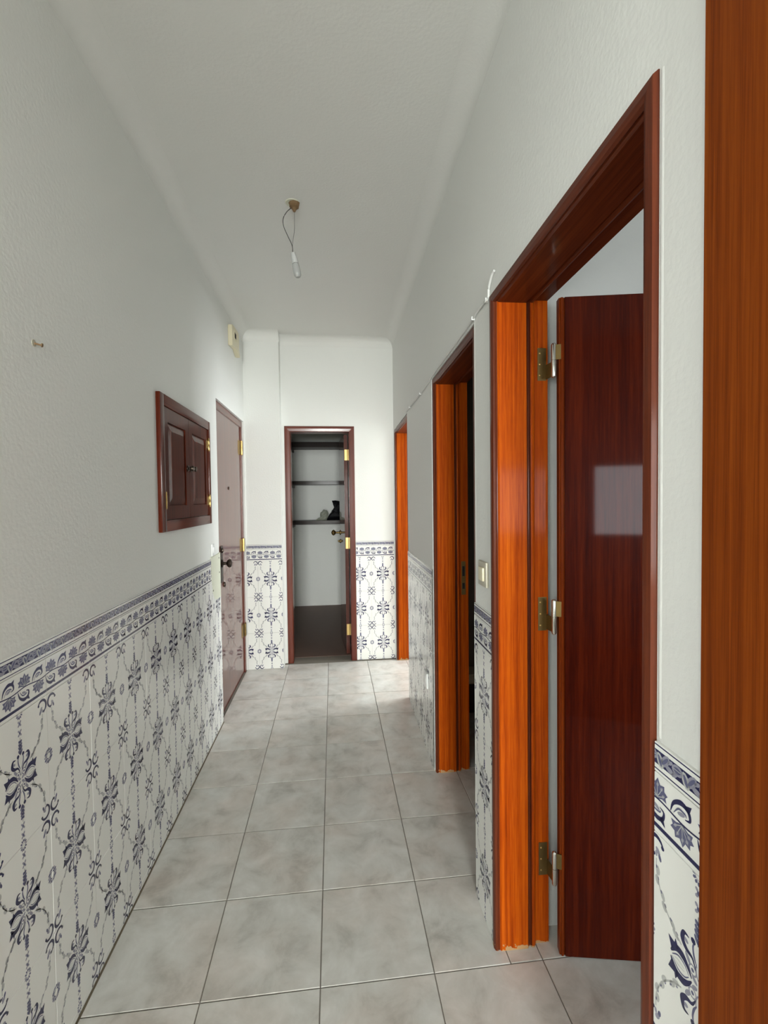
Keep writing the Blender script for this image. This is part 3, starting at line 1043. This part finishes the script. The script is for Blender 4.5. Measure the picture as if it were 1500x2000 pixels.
def dado(W, wallobj, u0, u1, phase, zoff=0.0, skip=None):
    """tiles between u0 and u1; phase = u of one tile joint"""
    rows = [('wall_tile', 0.0 + zoff), ('wall_tile', THT + zoff), ('wall_tile', 2 * THT + zoff), ('border_tile', 3 * THT + zoff), ('listel_tile', 3 * THT + BH + zoff)]
    if zoff > 0.01:
        rows.insert(0, ('wall_tile', zoff - THT))     # sliver of a cut row at the floor
    # tile x runs against u on the right wall and along u elsewhere
    flip = W.kind == 'R'
    k0 = math.floor((u0 - phase) / TW)
    k1 = math.ceil((u1 - phase) / TW)
    rot = W.tile_rot()
    for k in range(k0, k1):
        a, b = phase + k * TW, phase + (k + 1) * TW
        ca, cb = max(a, u0), min(b, u1)
        if cb - ca < 0.004:
            continue
        for kind, z in rows:
            h = BASE[kind][2]
            if skip and skip(kind, (ca + cb) / 2, z):
                continue
            cc_a, cc_b = ca, cb
            if skip == left_skip and kind != 'wall_tile':
                cc_b = min(cb, 2.765)
                if cc_b - ca < 0.004:
                    continue
            if flip:
                x0, x1, org = b - cc_b, b - cc_a, b
            else:
                x0, x1, org = cc_a - a, cc_b - a, a
            zz0 = THT - zoff if z < 0 else 0.0
            me = cut_mesh(kind, max(0, x0), min(TW, x1), zz0, h)
            o = link(kind, me, wallobj)
            p = W.pt(org, 0, z)
            o.location = p
            o.rotation_euler = (0, random.uniform(-0.002, 0.002), rot - W.rz + random.uniform(-0.002, 0.002))


def left_skip(kind, u, z):
    return kind != 'wall_tile' and u > 2.765 and False


dado(WL, wall_left, 0.40, 2.983, 1.208, 0.025, left_skip)
dado(WG, wall_pier, -0.708, -0.424, -0.619)
dado(WF, wall_far, 0.194, 0.528, 0.125)
dado(WR, wall_right, D1 + 0.001, A0 - 0.004, 0.640)
dado(WR, wall_right, A1 + 0.001, B0 - 0.003, 1.360 + 0.19)
dado(WR, wall_right, B1 + 0.001, C0 - 0.003, 2.36)

# dirty grout joint where the left tiles meet the floor
M['dirty_grout'] = plain('dirty_grout', (0.12, 0.095, 0.060), 0.9, bump=0.3)
bm = bmesh.new()
add_hexa(bm, [(-0.704, 0.4, 0.0), (-0.6995, 0.4, 0.0), (-0.6995, 2.983, 0.0), (-0.704, 2.983, 0.0),
              (-0.704, 0.4, 0.005), (-0.7025, 0.4, 0.005), (-0.7025, 2.983, 0.005), (-0.704, 2.983, 0.005)])
obj('grout_joint', bm, 'dirty_grout', floor)

# bare filler patch where a device was removed, left wall
L = WL.thing('filler_patch', 2.875, 0, 0.80)
bm = bmesh.new()
ring = [(2.768, 0.945), (2.79, 0.86), (2.83, 0.815), (2.90, 0.80), (2.981, 0.80), (2.983, 0.95), (2.983, 1.075), (2.90, 1.07), (2.768, 1.068)]
f0 = [bm.verts.new(L.p(u, 0.002, z)) for u, z in ring]
f1 = [bm.verts.new(L.p(u, -0.0072, z)) for u, z in ring]
for k in range(len(ring)):
    j = (k + 1) % len(ring)
    bm.faces.new((f0[k], f0[j], f1[j], f1[k]))
bm.faces.new(f1)
obj('plaster_face', bm, 'patch', L.root)
for u, z in ((2.955, 0.955), (2.95, 1.045), (2.80, 0.87)):
    bm = bmesh.new()
    lathe(bm, L.p(u, -0.0072, z), L.wall.pt(0, -1, 0), [(0, 0.006), (0.0006, 0.006), (0.0008, 0.002)], 8)
    obj('screw_hole', bm, 'hole', L.root)
tag(L.root, 'greenish bare filler patch beside the entrance door, left of its lock', 'wall patch')

# ------------------------------------------------------------------ meter cabinet on the left wall
Q0, Q1, QZ0, QZ1 = 1.985, 2.762, 1.268, 1.846
L = WL.thing('meter_cabinet', (Q0 + Q1) / 2, 0, QZ0)
fw = 0.048
for nm, a in (('frame_stile', (Q0, Q0 + fw, -0.018, 0.0, QZ0, QZ1)), ('frame_stile', (Q1 - fw * 0.7, Q1, -0.018, 0.0, QZ0, QZ1)),
              ('frame_rail', (Q0 + fw, Q1 - fw * 0.7, -0.018, 0.0, QZ1 - fw, QZ1)), ('frame_rail', (Q0 + fw, Q1 - fw * 0.7, -0.018, 0.0, QZ0, QZ0 + fw))):
    L.part(nm, [a], 'cab_z' if nm == 'frame_stile' else 'cab_y', bevel=0.003)
mid = (Q0 + Q1) / 2 + 0.004
for side, (a, b) in enumerate(((Q0 + fw + 0.002, mid - 0.0015), (mid + 0.0015, Q1 - fw * 0.7 - 0.002))):
    za, zb = QZ0 + fw + 0.002, QZ1 - fw - 0.002
    d = L.part('cabinet_door', [(a, a + 0.052, -0.0125, -0.002, za, zb), (b - 0.052, b, -0.0125, -0.002, za, zb),
                                (a + 0.052, b - 0.052, -0.0125, -0.002, za, za + 0.060), (a + 0.052, b - 0.052, -0.0125, -0.002, zb - 0.060, zb)], 'cab_z')
    # raised panel
    bm = bmesh.new()
    pa, pb, pc, pd = a + 0.050, b - 0.050, za + 0.058, zb - 0.058
    e = 0.036
    o1 = [L.p(u, -0.005, z) for u, z in ((pa, pc), (pb, pc), (pb, pd), (pa, pd))]
    i1 = [L.p(u, -0.0135, z) for u, z in ((pa + e, pc + e), (pb - e, pc + e), (pb - e, pd - e), (pa + e, pd - e))]
    v0 = [bm.verts.new(p) for p in o1]
    v1 = [bm.verts.new(p) for p in i1]
    for k in range(4):
        j = (k + 1) % 4
        bm.faces.new((v0[k], v0[j], v1[j], v1[k]))
    bm.faces.new(v1)
    v2 = [bm.verts.new(L.p(u, -0.002, z)) for u, z in ((pa, pc), (pb, pc), (pb, pd), (pa, pd))]
    for k in range(4):
        j = (k + 1) % 4
        bm.faces.new((v0[k], v0[j], v2[j], v2[k]))
    bm.faces.new(v2)
    obj('raised_panel', bm, 'cab_z', d)
    ku = (b - 0.022) if side == 0 else (a + 0.022)
    bm = bmesh.new()
    lathe(bm, L.p(ku, -0.0125, 1.555), L.wall.pt(0, -1, 0), [(0, 0.015), (0.003, 0.015), (0.006, 0.006), (0.014, 0.006), (0.020, 0.014), (0.027, 0.013), (0.031, 0.004)], 12)
    obj('knob', bm, 'bronze', d, smooth=True)
    hu = a - 0.003 if side == 0 else b + 0.003
    for hz in ((1.715, 1.398) if side else (1.40,)):
        bm = bmesh.new()
        lathe(bm, L.p(hu, -0.0165, hz - 0.033), (0, 0, 1), [(-0.005, 0.0015), (0, 0.0045), (0.031, 0.0045), (0.033, 0.0035), (0.035, 0.0045), (0.066, 0.0045), (0.071, 0.0015)], 10)
        hg = obj('hinge', bm, 'brass', d, smooth=True)
        bm = bmesh.new()
        s = 1 if side == 0 else -1
        L.box(bm, min(hu, hu + s * 0.026), max(hu, hu + s * 0.026), -0.0145, -0.0120, hz - 0.022, hz + 0.022)
        obj('hinge_plate', bm, 'old_brass', hg)
tag(L.root, 'brown two door wooden meter cabinet set in the left wall', 'cabinet')

# ------------------------------------------------------------------ door bell box high on the left wall
L = WL.thing('bell_box', 3.50, 0, 2.47)
bm = bmesh.new()
ring = [(3.37, 2.485), (3.37, 2.628), (3.40, 2.640), (3.60, 2.650), (3.615, 2.600), (3.605, 2.535), (3.645, 2.478), (3.60, 2.470), (3.52, 2.500), (3.44, 2.492)]
f0 = [bm.verts.new(L.p(u, 0.0, z)) for u, z in ring]
f1 = [bm.verts.new(L.p(u, -0.030, z)) for u, z in ring]
for k in range(len(ring)):
    j = (k + 1) % len(ring)
    bm.faces.new((f0[k], f0[j], f1[j], f1[k]))
bm.faces.new(f1)
bm.faces.new(f0[::-1])
bmesh.ops.recalc_face_normals(bm, faces=bm.faces)
bmesh.ops.bevel(bm, geom=bm.edges[:], offset=0.003, segments=2, affect='EDGES')
bx = obj('housing', bm, 'cream', L.root, smooth=True)
L.part('slot', [(3.44, 3.50, -0.0308, -0.029, 2.562, 2.602)], 'hole', bx)
L.part('slot_rim', [(3.430, 3.438, -0.033, -0.029, 2.554, 2.610), (3.502, 3.510, -0.033, -0.029, 2.554, 2.610), (3.438, 3.502, -0.033, -0.029, 2.604, 2.610), (3.438, 3.502, -0.033, -0.029, 2.554, 2.560)], 'cream', bx)
tag(L.root, 'broken cream plastic bell box high on the left wall above the entrance door', 'bell box')

# old nail on the left wall
L = WL.thing('wall_nail', 1.213, 0, 1.781)
bm = bmesh.new()
lathe(bm, L.p(1.213, 0.002, 1.781), L.wall.pt(0.2, -1, -0.2), [(0, 0.0022), (0.018, 0.0022), (0.0182, 0.0050), (0.0205, 0.0048), (0.021, 0.001)], 8)
obj('shank', bm, 'rust', L.root, smooth=True)
bm = bmesh.new()
lathe(bm, L.p(1.213, 0.0, 1.781), L.wall.pt(0, -1, 0), [(0, 0.009), (0.001, 0.0085), (0.0014, 0.003)], 10)
obj('wall_plug', bm, 'cream_d', L.root, smooth=True)
tag(L.root, 'small rusty nail in the left wall at upper left', 'nail')

# ------------------------------------------------------------------ switches and socket
def plate(name, W, u, z, wd, ht, mats, label, cat, rocker=True):
    L = W.thing(name, u, 0, z - ht / 2)
    p = L.part('cover_plate', [(u - wd / 2, u + wd / 2, -0.010, 0.0, z - ht / 2, z + ht / 2)], mats[0], bevel=0.002)
    if rocker:
        L.part('rocker', [(u - wd * 0.28, u + wd * 0.28, -0.016, -0.009, z - ht * 0.27, z + ht * 0.27)], mats[1], bevel=0.0025)
    else:
        bm = bmesh.new()
        lathe(bm, L.p(u, -0.010, z), W.pt(0, -1, 0), [(0, wd * 0.36), (0.0015, wd * 0.36), (0.002, wd * 0.30), (0.0005, wd * 0.29), (0.0005, 0.001)], 18)
        s = obj('socket_face', bm, mats[1], L.root, smooth=True)
        for du in (-0.0095, 0.0095):
            bm = bmesh.new()
            lathe(bm, L.p(u + du, -0.0105, z), W.pt(0, -1, 0), [(0, 0.0026), (0.001, 0.0026), (0.0012, 0.001)], 8)
            obj('socket_hole', bm, 'hole', s)
    tag(L.root, label, cat)
    return L


plate('light_switch', WR, 1.452, 1.150, 0.082, 0.080, ('cream_d', 'cream'), 'cream light switch between the near and middle doorways', 'switch')
plate('light_switch', WL, 2.812, 1.108, 0.045, 0.070, ('white_p', 'white_p'), 'white switch on the left wall just above the filler patch', 'switch')
Ls = plate('wall_socket', WR, 2.47, 0.410, 0.082, 0.082, ('white_p', 'white_p'), 'white wall socket low on the tiled right wall before the far doorway', 'socket', False)
Ls.root.location = WR.world(2.47, -0.0065, 0.410 - 0.041)

# ------------------------------------------------------------------ cable tacked along the right wall
L = WR.thing('white_cable', 1.40, 0, 1.99)
bm = bmesh.new()
pts = [(1.335, -0.004, 2.062), (1.352, -0.006, 2.055), (1.378, -0.006, 2.032), (1.384, -0.006, 2.005), (1.395, -0.008, 2.0), (1.42, -0.006, 2.008), (1.50, -0.006, 2.008), (1.56, -0.006, 2.004),
       (1.80, -0.006, 2.000), (2.25, -0.006, 1.999), (2.33, -0.006, 1.992), (2.50, -0.006, 1.990), (2.80, -0.006, 1.990), (3.10, -0.006, 1.993), (3.145, -0.006, 1.990)]
add_tube(bm, spline([L.p(*p) for p in pts], 5), 0.0038, 8)
cb = obj('sheath', bm, 'cable', L.root, smooth=True)
for u, z in ((1.398, 2.003), (1.55, 2.0045), (2.60, 1.990), (3.0, 1.992)):
    L.part('cable_clip', [(u - 0.006, u + 0.006, -0.0125, 0.0, z - 0.006, z + 0.006)], 'white_p', bevel=0.0015)
tag(L.root, 'thin white cable tacked along the right wall above the door frames', 'cable')

# ------------------------------------------------------------------ bare lamp holder hanging from the ceiling
lx, ly = -0.158, 2.205
e = empty('pendant_lamp', (lx, ly, CEIL))
bm = bmesh.new()
lathe(bm, (0.002, 0, 0.0), (0, 0, -1), [(0, 0.026), (0.006, 0.025), (0.013, 0.021), (0.020, 0.022), (0.026, 0.012), (0.040, 0.006), (0.042, 0.001)], 9)
obj('ceiling_hook', bm, 'rust', e)
bm = bmesh.new()
lathe(bm, (-0.006, 0, 0.001), (0, 0, -1), [(0, 0.034), (0.004, 0.031), (0.0042, 0.004)], 14)
obj('plaster_ring', bm, 'patch', e, smooth=True)
T = lambda x, z: (x - lx, 0.0, z - CEIL)
bm = bmesh.new()
add_tube(bm, spline([T(-0.168, 2.742), T(-0.190, 2.722), T(-0.207, 2.690), T(-0.205, 2.655), T(-0.186, 2.610), T(-0.169, 2.572), T(-0.166, 2.530)], 6), 0.0017, 6)
obj('flex', bm, 'wire_d', e, smooth=True)
bm = bmesh.new()
add_tube(bm, spline([T(-0.156, 2.722), T(-0.156, 2.690), T(-0.157, 2.640), T(-0.163, 2.600), T(-0.167, 2.570), T(-0.1645, 2.530)], 6), 0.0013, 6)
obj('flex', bm, 'wire_g', e, smooth=True)
ax = Vector((0.012, 0.0, -0.06)).normalized()
bm = bmesh.new()
lathe(bm, T(-0.165, 2.538), ax, [(0, 0.004), (0.002, 0.0105), (0.020, 0.0130), (0.050, 0.0150), (0.0505, 0.0130)], 18)
obj('lamp_holder', bm, 'holder', e, smooth=True)
bm = bmesh.new()
b0 = Vector(T(-0.165, 2.538)) + ax * 0.051
lathe(bm, b0, ax, [(0, 0.0138), (0.0022, 0.0138)], 18)
obj('holder_ring', bm, 'wire_g', e, smooth=True)
bm = bmesh.new()
lathe(bm, b0 + ax * 0.0022, ax, [(0, 0.0148), (0.010, 0.0160), (0.040, 0.0175), (0.052, 0.0165), (0.060, 0.010), (0.062, 0.001)], 18)
obj('light_bulb', bm, 'bulb', e, smooth=True)
tag(e, 'bare white lamp holder hanging on two thin wires from the ceiling', 'pendant lamp')

# ------------------------------------------------------------------ pantry shelves and bags
for z0, z1, lab in ((2.050, 2.118, 'topmost dark wooden shelf at the back of the pantry'), (1.588, 1.632, 'middle dark wooden shelf of the pantry'),
                    (1.088, 1.134, 'lowest dark wooden pantry shelf carrying the bags')):
    s = empty('pantry_shelf', (-0.18, 6.0, z0))
    bm = bmesh.new()
    n = 10
    for k in range(1):
        add_hexa(bm, [(-0.33, -0.15, 0), (0.33, -0.15, 0), (0.33, 0.15, 0), (-0.33, 0.15, 0), (-0.33, -0.15, z1 - z0), (0.33, -0.15, z1 - z0), (0.33, 0.15, z1 - z0), (-0.33, 0.15, z1 - z0)])
    bmesh.ops.recalc_face_normals(bm, faces=bm.faces)
    bmesh.ops.bevel(bm, geom=bm.edges[:], offset=0.003, segments=2, affect='EDGES')
    obj('board', bm, 'shelf', s, smooth=True)
    for sx in (-1, 1):
        bm = bmesh.new()
        x0, x1 = sorted((sx * 0.33, sx * 0.310))
        add_hexa(bm, [(x0, -0.14, -0.035), (x1, -0.14, -0.035), (x1, 0.15, -0.035), (x0, 0.15, -0.035), (x0, -0.14, -0.0005), (x1, -0.14, -0.0005), (x1, 0.15, -0.0005), (x0, 0.15, -0.0005)])
        obj('batten', bm, 'shelf', s)
    tag(s, lab, 'shelf', 'dark shelves in the pantry')


def crumpled(name, outline, depth, mat, loc, label, cat, seed, part):
    rnd = random.Random(seed)
    e = empty(name, loc)
    bm = bmesh.new()
    n = len(outline)
    cx = sum(p[0] for p in outline) / n
    cz = sum(p[1] for p in outline) / n
    dense = []
    for k in range(n):
        a, b = outline[k], outline[(k + 1) % n]
        for t in (0, 0.34, 0.67):
            x, z = a[0] + (b[0] - a[0]) * t, a[1] + (b[1] - a[1]) * t
            j = 0.004 if t else 0
            dense.append((x + rnd.uniform(-j, j), max(0.0, z + rnd.uniform(-j, j))))
    rings = []
    for sc, dy in ((0.30, -1.0), (0.62, -0.85), (0.86, -0.5), (1.0, 0.0), (0.86, 0.5), (0.62, 0.85), (0.30, 1.0)):
        rings.append([bm.verts.new((cx + (x - cx) * sc + rnd.uniform(-.004, .004) * (sc < 1), depth * dy * (0.85 + 0.3 * rnd.random()), max(0.0, cz + (z - cz) * sc + rnd.uniform(-.004, .004) * (sc < 1)))) for x, z in dense])
    m = len(dense)
    for r0, r1 in zip(rings, rings[1:]):
        for k in range(m):
            bm.faces.new((r0[k], r0[(k + 1) % m], r1[(k + 1) % m], r1[k]))
    bm.faces.new(rings[0])
    bm.faces.new(rings[-1])
    obj(part, bm, mat, e)
    tag(e, label, cat)


px = 5.9 / 905.0
crumpled('black_bag', [(-0.095, 0.0), (-0.066, 0.052), (-0.020, 0.125), (0.016, 0.170), (-0.018, 0.250), (0.040, 0.248), (0.102, 0.232), (0.106, 0.05), (0.125, 0.0)], 0.045,
         'bag_b', (0.010, 5.985, 1.1345), 'crumpled black plastic bag on the lowest pantry shelf', 'bag', 3, 'bag_body')
crumpled('clear_bag', [(-0.115, 0.0), (-0.108, 0.018), (-0.062, 0.026), (-0.056, 0.10), (-0.020, 0.138), (0.025, 0.128), (0.045, 0.09), (0.030, 0.03), (0.020, 0.0)], 0.035,
         'bag_c', (-0.098, 5.885, 1.1345), 'crumpled translucent plastic bag beside the black bag on the pantry shelf', 'bag', 5, 'bag_body')

# ------------------------------------------------------------------ low bench in the dark middle room
e = empty('low_bench', (1.10, 2.965, 0))
for nm, (x0, x1, y0, y1, z0, z1), mt in (('bench_top', (-0.30, 0.30, -0.075, 0.075, 0.190, 0.252), 'bench_top'), ('side_panel', (-0.29, -0.26, -0.07, 0.07, 0, 0.190), 'bench'),
                                         ('side_panel', (0.26, 0.29, -0.07, 0.07, 0, 0.190), 'bench'), ('front_panel', (-0.26, 0.26, -0.068, -0.050, 0, 0.190), 'bench')):
    bm = bmesh.new()
    add_hexa(bm, [(x0, y0, z0), (x1, y0, z0), (x1, y1, z0), (x0, y1, z0), (x0, y0, z1), (x1, y0, z1), (x1, y1, z1), (x0, y1, z1)])
    bmesh.ops.recalc_face_normals(bm, faces=bm.faces)
    bmesh.ops.bevel(bm, geom=bm.edges[:], offset=0.004, segments=2, affect='EDGES')
    obj(nm, bm, mt, e, smooth=True)
tag(e, 'low dark red bench with a cream top inside the dark middle room', 'bench')
